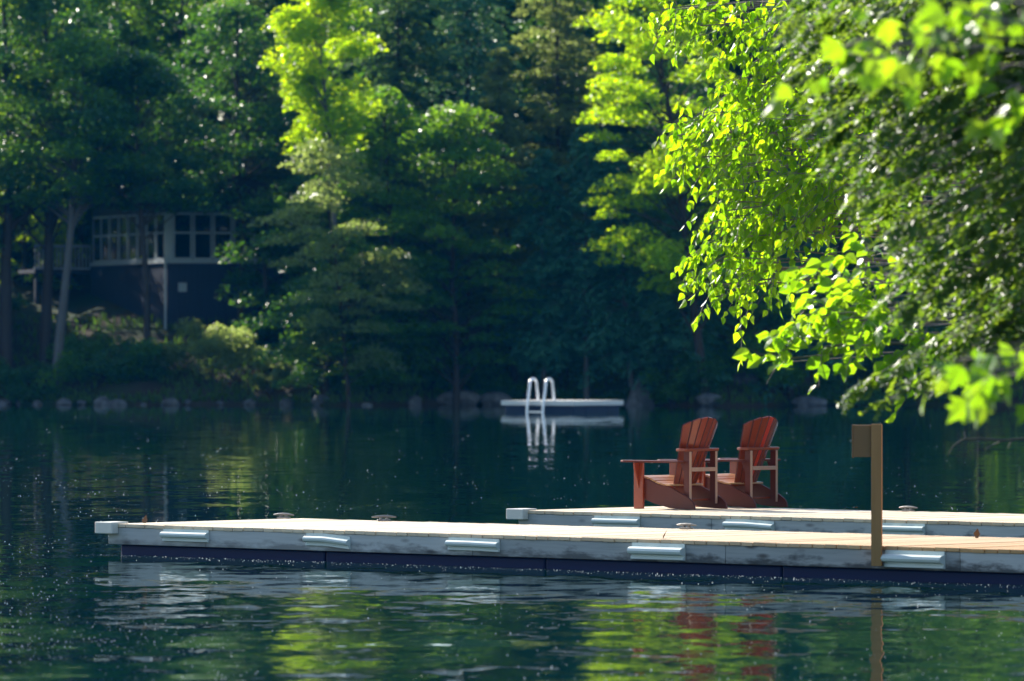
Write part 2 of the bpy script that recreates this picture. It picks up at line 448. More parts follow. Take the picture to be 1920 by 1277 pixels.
# ---- the far wood: one mass behind the trees one can tell apart
wood = MB()
for k in range(34):
    px = -80 + 2080*(k + .8*rng.random())/34; D = rng.uniform(256, 274)
    top = 17.6 + rng.uniform(0, 3.2) + (D-256)*.06
    if 40 < px < 480: D = rng.uniform(267, 277)
    if px <= 70: top = 13.0
    if k % 3 == 0: conifer_tree('', px, D, top, 4.0, 3.0, '', into=wood, dens=13, lsize=.40)
    else: decid_tree('', px, D, top, 3.8, 3.1, '', into=wood, clumps=48, leaves=230, lsize=.31, pad=(1.2,.5))
for k in range(28):      # second layer, further up the slope
    px = -80 + 2080*(k + .8*rng.random())/28; D = rng.uniform(280, 296)
    decid_tree('', px, D, 24 + rng.uniform(0, 4), 8.0, 4.2, '', into=wood, clumps=52, leaves=170, lsize=.44, pad=(1.6,.7))

for k in range(14):      # wood carried on out of view, added to block sun from the left bank
    px = -1150 + 1050*(k + .8*rng.random())/14; D = rng.uniform(254, 276)
    decid_tree('', px, D, (12.5 if D < 262 else 16.5) + rng.uniform(0, 2.5), 3.8, 3.4, '', into=wood, clumps=46, leaves=150, lsize=.48, pad=(1.3,.6))
for k in range(15):  # nearer unseen trees, added to thicken the shade on the bank
    px = -1000 + 930*(k + .8*rng.random())/15; D = rng.uniform(246, 253)
    decid_tree('', px, D, 12.5 + rng.uniform(0, 3), 1.8, 3.0, '', into=wood, clumps=56, leaves=170, lsize=.44, pad=(1.2,.6))
tag(wood.build('forest', M['far_dark']), kind='stuff')
# ---- trees of the far shore, left to right
T = decid_tree; K = conifer_tree
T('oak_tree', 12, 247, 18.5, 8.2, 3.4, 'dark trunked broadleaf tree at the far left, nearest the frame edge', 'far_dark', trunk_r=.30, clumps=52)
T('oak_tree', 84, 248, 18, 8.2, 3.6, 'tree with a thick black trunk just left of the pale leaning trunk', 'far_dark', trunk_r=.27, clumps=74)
T('ash_tree', 104, 244.5, 15.4, 8.6, 3.6, 'tree with a pale grey leaning trunk in front of the cottage windows', 'far_mid', 'bark_grey', trunk_r=.23, lean=(.95, .3), clumps=76)
T('maple_tree', 275, 244.5, 14.6, 8.3, 3.7, 'tree with a slender dark trunk standing before the navy cottage wall', 'far_dark', trunk_r=.17, clumps=84)
T('maple_tree', 245, 264, 21, 9.2, 3.8, 'tall tree rising behind the cottage roof', 'far_mid', trunk_r=.2, clumps=60)
T('maple_tree', 452, 249, 17, 8.7, 3.2, 'dark green tree drooping over the right end of the cottage', 'far_dark', trunk_r=.2, clumps=60)
K('hemlock_tree', 465, 256, 21.5, 7.5, 3.4, 'tall greyish pale hemlock left of the bright yellow green tree', 'far_conifer_pale', dens=13)
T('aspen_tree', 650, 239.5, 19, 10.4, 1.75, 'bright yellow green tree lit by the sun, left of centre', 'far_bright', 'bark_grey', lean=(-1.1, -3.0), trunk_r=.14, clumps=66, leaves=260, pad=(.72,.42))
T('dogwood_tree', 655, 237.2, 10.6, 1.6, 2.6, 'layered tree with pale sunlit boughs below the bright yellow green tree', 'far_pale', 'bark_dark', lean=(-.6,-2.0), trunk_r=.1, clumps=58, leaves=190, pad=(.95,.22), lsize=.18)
T('maple_tree', 575, 244.5, 9.5, 2.2, 2.7, 'dark green tree right of the cottage with low hanging boughs', 'far_dark', clumps=50)
T('maple_tree', 745, 241.5, 13.0, 2.8, 2.6, 'mid green tree standing between the pale boughs and the centre of the wood', 'far_mid', clumps=52)
T('maple_tree', 855, 240, 12.2, 1.6, 3.0, 'broad green tree with layered boughs reaching low over the water, left of the swim raft', 'far_mid', clumps=70, pad=(1.1,.26))
T('maple_tree', 610, 238.8, 7.0, .9, 2.3, 'low dark tree hanging over the water below the pale boughs', 'far_dark', clumps=46, pad=(1.0,.26))
T('maple_tree', 700, 238.8, 6.4, .8, 2.2, 'low dark tree right of the one below the pale boughs', 'far_mid', clumps=46, pad=(1.0,.26))
T('oak_tree', 48, 262, 18.5, 4.5, 2.6, 'tree with low leafy boughs seen between the black trunks at the far left', 'far_bright', clumps=60)
T('maple_tree', 150, 263, 21.5, 9.0, 4.0, 'tall dense crown closing the sky over the left end of the cottage', 'far_dark', clumps=64)
T('maple_tree', 345, 262, 21, 8.8, 4.0, 'tall dense crown rising over the corner of the cottage', 'far_mid', clumps=64)
T('maple_tree', 500, 246, 8.6, 2.0, 1.7, 'small dark tree covering the right end of the cottage', 'far_dark', clumps=36)
K('hemlock_tree', 745, 248, 22, 6, 3.6, 'dark hemlock directly behind the mid green tree, top out of frame')
K('hemlock_tree', 880, 249, 22.5, 5, 3.7, 'dark conifer rising behind the broad low boughed tree', 'far_cedar')
K('hemlock_tree', 965, 243.5, 14.8, 3.5, 2.5, 'hemlock with a leaning pale sunlit tip at the centre of the wood', 'far_conifer_pale', lean=(-.7,-.3), droop=.45)
K('hemlock_tree', 1050, 249.5, 20.5, 4, 3.5, 'tall pale tipped hemlock left of the bright maple', 'far_conifer_pale')
K('cedar_tree', 1020, 240.5, 10.5, 1.8, 2.5, 'blue green cedar above the ladder of the swim raft', mat='far_cedar', bark='bark_grey', droop=.55, trunk_r=.12)
K('cedar_tree', 1100, 239.5, 11.5, 2.0, 2.5, 'blue green cedar with pale trunk above the right half of the raft', mat='far_cedar', bark='bark_grey', droop=.55, trunk_r=.13)
K('cedar_tree', 1188, 238.8, 11, 1.9, 2.5, 'blue green cedar with pale leaning trunk behind the pointed boulder', mat='far_cedar', bark='bark_grey', droop=.55, trunk_r=.13, lean=(-1.0, 0))
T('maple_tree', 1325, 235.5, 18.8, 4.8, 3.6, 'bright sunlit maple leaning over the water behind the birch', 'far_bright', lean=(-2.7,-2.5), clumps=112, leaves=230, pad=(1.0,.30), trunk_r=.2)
T('maple_tree', 1260, 246, 16.5, 4.0, 3.0, 'dark tree behind the bright sunlit maple', 'far_dark', clumps=50)
K('cedar_tree', 1285, 237.5, 10, 1.8, 2.5, 'dark cedar right of the pointed boulder', mat='far_cedar', droop=.5)
T('maple_tree', 1390, 237.5, 12.0, 1.6, 2.9, 'dark green tree seen under the birch leaves', 'far_mid', clumps=52)
K('cedar_tree', 1480, 238.0, 12, 1.7, 2.8, 'dark cedar seen left of the broad leaved branch', mat='far_cedar', droop=.5)
T('maple_tree', 1580, 243, 14, 2.0, 3.1, 'dark tree behind the bare twigs of the broad leaved branch', 'far_dark', clumps=52)
T('maple_tree', 1700, 243.5, 16, 1.8, 3.3, 'dark tree behind the cedar branches on the right', 'far_dark', clumps=52)
T('maple_tree', 1840, 244, 16, 1.8, 3.3, 'dark tree at the right end of the far shore', 'far_mid', clumps=52)

# ---- shrubs along the far shore
for a in [(15, 243.5, 1.7, 1.9, 'low dark shrub at the far left of the shore', 'far_dark'),
          (150, 243.4, 1.5, 1.9, 'low green shrub below the pale leaning trunk', 'far_mid'),
          (165, 247.5, 1.3, 1.5, 'green shrub on the slope against the left cottage wall', 'far_mid'),
          (225, 243.6, 1.6, 1.8, 'green shrub on the bank below the left cottage wall', 'far_dark'),
          (305, 243.6, 1.7, 1.7, 'green shrub on the bank under the cottage corner', 'far_mid'),
          (395, 243.0, 2.9, 1.6, 'tall pale speckled shrub right of the cottage corner', 'far_pale'),
          (450, 242.6, 2.5, 1.6, 'pale sunlit shrub in the middle of the bank shrubs', 'far_pale'),
          (505, 241.6, 1.5, 1.0, 'pale low shrub reaching down to the waterline', 'far_pale'),
          (585, 242.5, 2.4, 1.8, 'dark shrub under the low boughs right of the pale shrubs', 'far_dark'),
          (675, 242.5, 1.6, 1.5, 'dark shrub under the layered pale boughs', 'far_mid'),
          (845, 241.8, 1.4, 1.4, 'small green shrub left of the raft on the bank', 'far_mid'),
          (935, 241.8, 1.3, 1.0, 'small bright green shrub hanging just left of the ladder', 'far_mid'),
          (1330, 235.9, 1.6, 1.8, 'dark shrub right of the pointed boulder', 'far_dark'),
          (1440, 236.2, 1.5, 1.7, 'dark shrub on the shore under the birch', 'far_mid'),
          (1560, 238, 1.6, 1.8, 'dark shrub on the shore behind the two red chairs', 'far_dark'),
          (1085, 240.0, 1.3, 1.3, 'low green shrub on the bank behind the middle of the raft', 'far_mid'),
          (1155, 239.0, 1.2, 1.1, 'low green shrub on the bank behind the right end of the raft', 'far_dark'),
          (1262, 236.6, 1.5, 1.3, 'green shrub on the bank immediately right of the pointed boulder', 'far_mid'),
          (1690, 243.2, 1.8, 1.9, 'dark shrub on the shore behind the wooden post', 'far_dark')]:
    shrub(*a)
# undergrowth on the bank
g = MB()
n = 12000
gx = rng.uniform(-24, 21, n); gd = far_shore(gx) + .15 + rng.random(n)**1.5*12
gzv = gz(gx, gd)
A = unit(np.array((0,0,1.0)) + rng.normal(size=(n,3))*.35); Nn = rand_dirs(n); Nn[:, 2] *= .2; Nn = unit(Nn)
keep = (np.sin(gx*.9)+np.sin(gd*1.7+gx*.3) > -.9)
leaf_quads(g, (np.stack([gx, gd, gzv+.18], 1))[keep], Nn[keep], (.34*rng.uniform(.5,1.4,n))[keep], .22, A=A[keep])
tag(g.build('undergrowth', M['grass']), kind='stuff')

# ---- boulders
def rock_mesh(seed, sx, sy, sz, peak=0.0):
    bm = bmesh.new(); bmesh.ops.create_icosphere(bm, subdivisions=3, radius=1.0)
    r = np.random.default_rng(seed); cuts = [(unit(r.normal(size=3)), r.uniform(.62, .9)) for _ in range(11)]
    for v in bm.verts:
        c = np.array(v.co)
        for nrm, d in cuts:
            e = c @ nrm
            if e > d: c = c - nrm*(e-d)*.9
        if peak: c[:2] *= (1.12 - peak*(c[2]+1)*.5)
        v.co = c*np.array((sx, sy, sz))
    me = bpy.data.meshes.new('boulder'); bm.to_mesh(me); bm.free(); me.materials.append(M['rock'])
    return me
def rock(px, D, sx, sy, sz, label, seed, peak=0.0, sink=.35, rz=0.0, group=None):
    x = PX(px, D); o = bpy.data.objects.new('boulder', rock_mesh(seed, sx, sy, sz, peak)); COL.objects.link(o)
    o.location = (x, D, max(0, ground_at(x, D)) + sz*(1-2*sink)*.5); o.rotation_euler = (0, 0, rz)
    tag(o, label, 'boulder', group)
rock(1200, 237.4, .85, .7, .98, 'pointed grey boulder at the waterline right of the swim raft', 3, .95, .22)
rock(862, 240.6, 1.0, .7, .50, 'long flat boulder at the waterline left of the swim raft', 5, 0, .2)
rock(928, 240.6, .75, .6, .44, 'rounded flat boulder just behind the left corner of the raft', 8, 0, .2)
rock(1395, 237.2, .9, .6, .40, 'low boulder at the waterline above the right chair', 11, 0, .2)
rock(1330, 234.9, .6, .5, .30, 'small boulder right of the pointed one', 12, 0, .2)
rock(1520, 236.0, .8, .5, .35, 'low boulder at the waterline under the birch', 14, 0, .2)
for i, px in enumerate([10, 38, 66, 118, 150, 195, 222, 268, 322, 352, 412, 470, 536, 600, 690, 780]):
    x = PX(px, 241); s = rng.uniform(.12, .36)
    rock(px + rng.uniform(-4, 4), float(far_shore(x)) - .2 + rng.uniform(-.4, .5), s*rng.uniform(1, 1.5), s, s*rng.uniform(.7, 1.0),
         'small grey boulder in the row lining the far waterline left of the raft', 100+i, 0, rng.uniform(.2, .4), rng.uniform(0, 3), 'boulders lining the far waterline')

# ------------------------------------------------------------------ cottage
def build_cottage():
    D0 = 250.5; x0 = PX(313, D0); zb = 2.6
    root = empty('cottage', (x0, D0, zb), R(24))      # local +x runs right, +y runs away; the left face runs along +y
    z = lambda py: PZ(py, D0) - zb
    zs, zt = z(489), z(398)                            # window sill and head
    W, L = 6.2, 9.5
    wall = MB()
    wall.box((0, 0, -.8), (W, .16, zs)); wall.box((0, .16, -.8), (.16, L, zs)); wall.box((.16, L-.16, -.8), (W, L, zt+.55)); wall.box((W-.16, .16, -.8), (W, L-.16, zt+.55))
    k = 0.0
    while k < W: wall.box((k, -.02, -.8), (k+.03, -.001, zs-.08)); k += .28
    k = .3
    while k < L: wall.box((-.02, k, -.8), (-.001, k+.03, zs-.08)); k += .28
    wall.box((0, 0, zt), (W, .16, zt+.55)); wall.box((0, .16, zt), (.16, L-.16, zt+.55))
    wall.build('wall', M['navy'], root)
    fl = MB(); fl.box((.18, .18, zs-.3), (W-.18, L-.18, zs-.1)); fl.build('floor', M['dark_room'], root)
    sl = MB(); sl.box((-.09, -.09, zs-.10), (W, -.023, zs+.05)); sl.box((-.09, -.022, zs-.10), (-.023, L, zs+.05)); sl.build('sill', M['trim'], root)
    # window bays: posts and mullions, each bay a window with its pane
    def bay(p0, p1, side):
        fr = MB(); t = .07
        def bx(a, b, za, zb_, mbx):
            if side == 'front': mbx.box((a, .02, za), (b, .10, zb_))
            else: mbx.box((.02, a, za), (.10, b, zb_))
        bx(p0, p0+t, zs+.05, zt, fr); bx(p1-t, p1, zs+.05, zt, fr); bx(p0+t, p1-t, zs+.05, zs+.14, fr); bx(p0+t, p1-t, zt-.10, zt, fr)
        bx(p0+t, p1-t, z(436)-.04, z(436)+.04, fr)
        f = fr.build('window', M['trim'], root)
        pn = MB()
        if side == 'front': pn.box((p0+t, .055, zs+.14), (p1-t, .063, zt-.1))
        else: pn.box((.055, p0+t, zs+.14), (.063, p1-t, zt-.1))
        pn.build('pane', M['glass'], f)
    for a in (.30, 1.22, 2.14, 3.06, 3.98, 4.9): bay(a, a+.86, 'front')
    for a in (.35, 1.5, 2.65, 3.8, 4.95, 6.1, 7.25, 8.3): bay(a, a+1.05, 'side')
    cp = MB(); cp.box((-.04, -.04, zs+.05), (.26, .12, zt)); cp.build('corner_post', M['trim'], root)
    dp = MB(); dp.tube([(-.12, -.13, zt), (-.12, -.13, zs+.1), (-.12, -.13, -.7)], .055, 8); dp.build('downpipe', M['trim'], root, smooth=True)
    mt = MB(); mt.box((.5, -.12, z(547)), (.86, -.021, z(530))); mt.build('meter_box', M['trim'], root)
    rf = MB(); rf.box((-.6, -.6, zt+.55), (W+.4, L+.5, zt+.70))
    rf.prism([(-.6, 0), (W+.4, 0), (W/2, .9)], (0, -.6, zt+.702), (1,0,0), (0,0,1), (0,1,0), L+1.1); rf.build('roof', M['roof'], root)
    # railing of the porch on the left
    rl = MB(); y = L + .1
    rl.box((-2.6, y, zs-.25), (0, y+.06, zs-.18)); rl.box((-2.6, y, zs+.75), (0, y+.06, zs+.83))
    k = -2.58
    while k < 0: rl.box((k, y+.01, zs-.18), (k+.04, y+.05, zs+.75)); k += .17
    rl.build('porch_railing', M['trim'], root)
    pf = MB(); pf.box((-2.7, L-.2, zs-.42), (0, L+2.0, zs-.26)); pf.box((-2.6, L, -2.5), (-2.45, L+.15, zs-.43)); pf.build('porch_floor', M['navy'], root)
    tag(root, 'navy cottage with a row of pale framed windows among the trees on the far shore', 'cottage')
build_cottage()

# ------------------------------------------------------------------ swim raft
def build_raft():
    D = 211.0; root = empty('swim_raft', (PX(1076, D), D, 0), R(-35))
    S = 3.2
    d = MB()
    k = 0.0
    while k < S-.05:
        d.box((-S, k, .375), (0, min(k+.135, S), .41)); k += .142
    d.build('deck', M['raft'], root)
    f = MB(); f.box((-S, 0, .235), (0, .04, .373)); f.box((-.04, .043, .235), (0, S-.043, .373)); f.box((-S, .043, .235), (-S+.04, S-.043, .373)); f.box((-S, S-.04, .235), (0, S, .373))
    f.build('fascia', M['raft'], root)
    fl = MB(); fl.box((-S+.1, .1, -.2), (-.1, .9, .232)); fl.box((-S+.1, S-.9, -.2), (-.1, S-.1, .232)); fl.box((-S+.12, .9, -.2), (-.1, S-.9, .231)); fl.build('float', M['raft_float'], root, bevel=.03)
    lad = MB()
    lad.box((-1.93, -.14, -.02), (-1.27, -.06, .03))
    lo = lad.build('ladder', M['steel'], root)
    for x in (-1.95, -1.25):
        pts = [(x, -.20, -.55), (x, -.14, .1), (x, -.06, .55), (x, .02, .95)]
        for a in np.linspace(math.pi, 0, 9)[1:-1]: pts.append((x, .24 + .22*math.cos(a), 1.0 + .2*math.sin(a)))
        pts += [(x, .47, .95), (x, .53, .6), (x, .56, .411)]
        t = MB(); t.tube(pts, .05, 10); t.build('handrail', M['steel'], lo, smooth=True)
    st = MB(); st.box((-1.93, -.24, -.33), (-1.27, -.12, -.28)); st.build('step', M['steel'], lo)
    tag(root, 'white swim raft with a hooped steel ladder floating before the far shore', 'raft')
build_raft()

# ------------------------------------------------------------------ docks
TH = R(-43); DECK = .315; DW = 2.72
def bumper_mb(L, big, bend=0.0):
    """vinyl dock bumper, bulging profile along local x, wall at y=0, bulge towards -y"""
    b = MB(); s = 1.25 if big else 1.0
    prof = [(0, .0), (-.012, .0), (-.012, -.028), (-.040, -.030), (-.062, -.042), (-.068, -.060), (-.060, -.078), (-.040, -.088), (-.016, -.090), (-.016, -.100), (-.026, -.104), (-.026, -.122), (-.012, -.126), (0, -.126)]
    n = 11; rings = []
    for i in range(n):
        x = L*i/(n-1); dz = -bend*max(0, (i/(n-1)-.45))*1.6 
        rings.append([(x, q[0]*s, q[1]*s + dz) for q in prof])
    k = len(prof); v = np.array(rings).reshape(-1, 3); fs = []
    for i in range(n-1):
        for j in range(k):
            fs.append((i*k+j, i*k+(j+1) % k, (i+1)*k+(j+1) % k, (i+1)*k+j))
    b.add(v, fs, .5); b.add(v[:k], [tuple(range(k-1, -1, -1))], .5); b.add(v[-k:], [tuple(range(k))], .5)
    return b
def cleat_mb():
    b = MB()
    b.box((-.07, -.03, 0), (.07, .03, .018)); b.box((-.045, -.015, .018), (-.02, .015, .036)); b.box((.02, -.015, .018), (.045, .015, .036))
    b.tube([(-.13, 0, .040), (-.07, 0, .046), (0, 0, .048), (.07, 0, .046), (.13, 0, .040)], [.007, .013, .015, .013, .007], 8)
    return b
def build_dock(corner, L, joints, bumpers, cleats, label, sag):
    root = empty('floating_dock', (corner[0], corner[1], 0), TH)
    d = MB(); x = -.02; i = 0
    while x < L:
        w = .138; dz = rng.uniform(-.002, .003)
        d.box((x, -.012 + rng.uniform(-.006, .006), DECK-.036+dz), (x+w, DW + rng.uniform(-.006, .006), DECK+dz), rnd=rng.random())
        x += w + .007; i += 1
    d.build('deck', M['deck'], root, bevel=.003)
    f = MB(); js = [0.0] + joints + [L]
    for a, b in zip(js[:-1], js[1:]):
        f.box((a+.003, -.002+rng.uniform(0, .004), .105), (b-.003, .038, DECK-.038), rnd=rng.random())
    f.build('fascia', M['fascia'], root, bevel=.004)
    f = MB(); f.box((.0, .041, .105), (.038, DW-.041, DECK-.038)); f.build('fascia', M['fascia'], root, bevel=.004)
    f = MB(); f.box((0, DW-.038, .105), (L, DW, DECK-.038)); f.build('fascia', M['fascia'], root, bevel=.004)
    fl = MB(); x = .12
    while x < L-1:
        x2 = min(x+3.0, L); fl.box((x, .06, -.2), (x2-.012, DW-.06, .103)); x = x2
    fl.build('float', M['float'], root, bevel=.02)
    for bx, ln, big, bend in bumpers:
        o = bumper_mb(ln, big, bend).build('bumper', M['vinyl'], root, smooth=False); o.location = (bx, -.004, DECK-.035)
    # corner bumper wrapped round the outer corner
    c = MB(); c.box((-.10, -.10, .215), (.16, -.006, .335)); c.box((-.10, -.0055, .215), (-.026, .20, .335)); c.box((-.02, -.0055, .318), (.15, .15, .336))
    c.build('corner_bumper', M['vinyl_white'], root, bevel=.03)
    for cx_, cy_, rz in cleats:
        o = cleat_mb().build('cleat', M['galv'], root, smooth=False, bevel=.003); o.location = (cx_, cy_, DECK+.003); o.rotation_euler = (0, 0, rz)
    return tag(root, label, 'dock')
U = np.array((math.cos(TH), math.sin(TH))); V2 = np.array((-math.sin(TH), math.cos(TH)))
near_c = P(203, 982, F*(H-DECK)/(982-YH)); far_c = P(972, 957, F*(H-DECK)/(957-YH))
def on_dock(corner, px):             # local x of a front-edge point that shows at column px
    k = (px-CX)/F; c = corner[:2]
    return float((k*c[1] - c[0])/(U[0] - k*U[1]))
def on_dock_y(corner, px, y):
    c = corner[:2] + V2*y
    k = (px-CX)/F
    return float((k*c[1] - c[0])/(U[0] - k*U[1]))
nb = [(on_dock(near_c, a), on_dock(near_c, b)-on_dock(near_c, a), big, bend) for a, b, big, bend in
      ((308, 393, 0, 0.0), (576, 658, 0, .03), (843, 938, 0, .008), (1187, 1286, 1, 0.0), (1662, 1773, 1, 0.0))]
build_dock(near_c, 17.0, [on_dock(near_c, q) for q in (386, 886, 1360, 1800)], nb,
           [(on_dock_y(near_c, 532, 2.5), 2.5, .2), (on_dock_y(near_c, 720, 2.62), 2.62, 0.9), (on_dock_y(near_c, 1287, 2.6), 2.6, 0)],
           'long weathered floating dock in front with five pale bumpers along its side', 0)
fb = [(on_dock(far_c, a), on_dock(far_c, b)-on_dock(far_c, a), big, bend) for a, b, big, bend in
      ((1116, 1201, 0, 0.0), (1362, 1453, 0, .02), (1643, 1736, 0, 0.0))]
build_dock(far_c, 12.6, [on_dock(far_c, q) for q in (1334, 1642)], fb, [(on_dock_y(far_c, 1703, 2.6), 2.6, 0)],
           'second floating dock behind, carrying the two red brown chairs', 0)

# ------------------------------------------------------------------ chairs
def build_chair():
    root = empty('adirondack_chair', (0, 0, 0))
    fx, wy, up = np.array((1.,0,0)), np.array((0,1.,0)), np.array((0,0,1.))
    # local x forward, y to the sitter's left
    railp = [(-.01,.0), (.10,0), (.36,.012), (.60,.062), (.80,.125), (.80,.345), (.745,.345), (.66,.325), (.56,.285), (.46,.262), (.385,.258), (.30,.225), (.10,.140), (.035,.100), (.002,.055)]
    for s in (1, -1):
        y = .262*s - (.0 if s > 0 else .026)
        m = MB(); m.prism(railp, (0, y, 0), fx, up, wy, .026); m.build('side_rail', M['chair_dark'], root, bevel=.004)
        y = .290*s - (.0 if s > 0 else .030)
        m = MB(); m.box((.745, y, 0), (.882, y+.030, .525)); m.build('front_leg', M['chair'], root, bevel=.004)
        # bracket under the arm, tapering down the outside of the leg
        yo = .321*s
        m = MB(); m.prism([(0, 0), (.075*s, 0), (.070*s, -.06), (.0, -.30)], (.80, yo, .525), wy, up, fx, .026); m.build('arm_bracket', M['chair'], root, bevel=.003)
        # arm: wide paddle at the front
        c = .315*s
        m = MB(); m.prism([(.16, c-.045*s), (.17, c+.055*s), (.55, c+.068*s), (.98, c+.085*s), (1.03, c+.065*s), (1.045, c), (1.03, c-.065*s), (.98, c-.082*s), (.60, c-.070*s), (.30, c-.055*s)][::(1 if s > 0 else -1)],
                          (0, 0, .527), fx, wy, up, .024)
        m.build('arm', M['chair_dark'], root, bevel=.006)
        # back post: side face dark, rear edge painted pale for the sky light on it
        y = .205*s if s > 0 else -.205-.036
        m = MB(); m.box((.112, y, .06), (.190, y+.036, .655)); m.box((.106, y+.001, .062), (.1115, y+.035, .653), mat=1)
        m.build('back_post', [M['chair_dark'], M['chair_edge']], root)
        m = MB(); m.prism([(0, 0), (.06, 0), (.03, -.06), (.0, -.13)], (.19, y+.004, .526), fx, up, wy, .026); m.build('arm_brace', M['chair_dark'], root, bevel=.003)
    m = MB()
    n = 8
    arc = [(.300 - .045*math.cos(q)*0 - .0, 0) for q in ()]
    poly = [(.115, -.27), (.135, -.30), (.20, -.315)] + [(.262 - .035*math.cos(a*math.pi/2), .30*a) for a in np.linspace(-1, 1, 9)] + [(.20, .315), (.135, .30), (.115, .27)]
    m.prism(poly, (0, 0, .658), fx, wy, up, .032); m.build('back_rail', M['chair'], root, bevel=.005)
    m = MB(); m.box((.10, -.204, .43), (.128, .204, .475)); m.build('crossbar', M['chair_edge'], root, bevel=.003)  # pale colour stands for sky light on its rear face
    m = MB(); m.box((.20, -.235, .095), (.285, .235, .118)); m.build('stretcher', M['chair'], root, bevel=.003)
    m = MB(); m.box((.885, -.29, .22), (.908, .29, .345)); m.build('front_apron', M['chair'], root, bevel=.003)
    # seat slats follow the rail's curve
    m = MB(); xs = np.linspace(.40, .86, 7)
    prof = lambda x: float(np.interp(x, [.385, .46, .56, .66, .745, .86], [.260, .264, .287, .327, .347, .349]))
    for x in xs:
        t = math.atan2(prof(x+.03)-prof(x-.03), .06)
        Mx = Matrix.Translation((x, 0, prof(x)+.004)) @ Matrix.Rotation(-t, 4, 'Y')
        m.box((-.034, -.288, 0), (.034, .288, .02), rnd=rng.random(), M=Mx)
    m.build('seat', M['seat'], root, bevel=.004)
    # fanned, dished backrest of six slats with a rounded top
    def backrest(red):
        m = MB(); K = 6
        for i in range(K):
            u0, u1 = -1 + 2*i/K + .034, -1 + 2*(i+1)/K - .034
            ring_f, ring_b = [], []
            T = []
            for q in np.linspace(u0, u1, 5):
                T.append((q, .955 + .095*(1 - abs(q*.8 + .2*(u0+u1)/2)**2.2) - (.03 if abs(q) > .97 else 0) - .012*((q-u0)/(u1-u0) if u0 > 0 else (u1-q)/(u1-u0))))
            rnd = [.15, .75, .35, .9, .6, .25][i]
            def pt(u, z, back):
                t = (z-.255)/.785
                w = u*(.185 + .135*t)
                x = .395 - .345*t + .10*(u*u)*t*1.0 + .018*u*u*(1-t)
                nrm = (-.915, .0, -.40)
                return (x + (nrm[0]*.022 if back else 0), w, z + (nrm[2]*.022 if back else 0))
            zs = [.255, .5, .75]
            cols = []
            for (q, zt) in T:
                cols.append([pt(q, z, 0) for z in zs + [zt]] + [pt(q, z, 1) for z in (zs + [zt])[::-1]])
            v = np.array(cols).reshape(-1, 3); k = 8; fs = []
            for a in range(4):
                for b in range(k):
                    fs.append((a*k+b, a*k+(b+1) % k, (a+1)*k+(b+1) % k, (a+1)*k+b))
            mi = 2 if (red and i == 2) else 0
            m.add(v, fs, rnd, mi); m.add(v[:k], [tuple(range(k-1, -1, -1))], rnd, 1 if i == 0 else 3); m.add(v[-k:], [tuple(range(k))], rnd, 3)  # outer left edge painted as lit, the others dark like shaded gaps
        return m
    b1 = backrest(False).build('backrest', [M['chair'], M['chair_edge'], M['chair_red'], M['chair_dark']], root)
    return root, backrest(True)
chair, red_back = build_chair()
D1 = F*(H-DECK)/(956.5-YH)
c1 = P(1303, 956.5, D1); c1[2] = DECK + .003
off = V2*.28
def place(o, xy): o.location = (float(xy[0]), float(xy[1]), DECK+.003); o.rotation_euler = (0, 0, math.pi + TH)
p1 = c1[:2] + V2*.27
p2 = p1 + V2*1.08 + U*(-.02)
place(chair, p1)
chair2 = copy_tree(chair)
place(chair2, p2)
for ch in chair2.children:
    if ch.name.startswith('backrest'):
        ch.data = red_back.mesh('backrest', [M['chair'], M['chair_edge'], M['chair_red'], M['chair_dark']]); ch['label'] = 'red brown slatted backrest with one bright red slat'
tag(chair, 'red brown wooden lounge chair nearer the dock end, left of its twin', 'chair', 'wooden chairs on the dock')
tag(chair2, 'red brown wooden lounge chair with one bright red back slat, further right', 'chair', 'wooden chairs on the dock')

# ------------------------------------------------------------------ post with box
def build_post():
    lx = on_dock(near_c, 1653); xy = near_c[:2] + U*lx - V2*.075
    root = empty('wooden_post', (xy[0], xy[1], 0), R(-8))
    D = xy[1]; z = lambda py: PZ(py, D)
    p = MB()
    p.box((-.045, -.045, z(1061)), (.048, .045, z(795)))
    p.box((.0482, -.043, z(1060)), (.0515, .043, z(796)), mat=1)  # thin orange slab over the right face
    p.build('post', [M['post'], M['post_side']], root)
    b = MB(); b.box((-.215, -.02, z(857)), (-.048, .085, z(797))); b.box((-.222, -.028, z(858.5)), (-.2155, .09, z(796)), mat=0)
    b.build('box', M['box'], root, bevel=.003)
    tag(root, 'tall brown wooden post with a small square box at its top, on the dock', 'post')
build_post()

# dry leaves lying on the decks
def dry_leaf(px, corner, y, label):
    lx = on_dock_y(corner, px, y); xy = corner[:2] + U*lx + V2*y
    b = MB(); n = 5
    for k in range(1):
        C = np.array([[0, 0, .03]]); N = rand_dirs(1, .6)
        leaf_quads(b, C, N, .12, .6)
    o = b.build('fallen_leaf', M['dry_leaf']); o.location = (xy[0], xy[1], DECK+.004); tag(o, label, 'leaf')
dry_leaf(272, near_c, .35, 'dry brown leaf on the deck near the outer corner of the front dock')
dry_leaf(1246, near_c, .25, 'dry brown leaf on the front dock above the fourth bumper')
dry_leaf(1832, near_c, 2.4, 'dry brown leaf on the front dock at the far right')
dry_leaf(1604, far_c, 2.55, 'curled brown leaf on the back edge of the second dock')

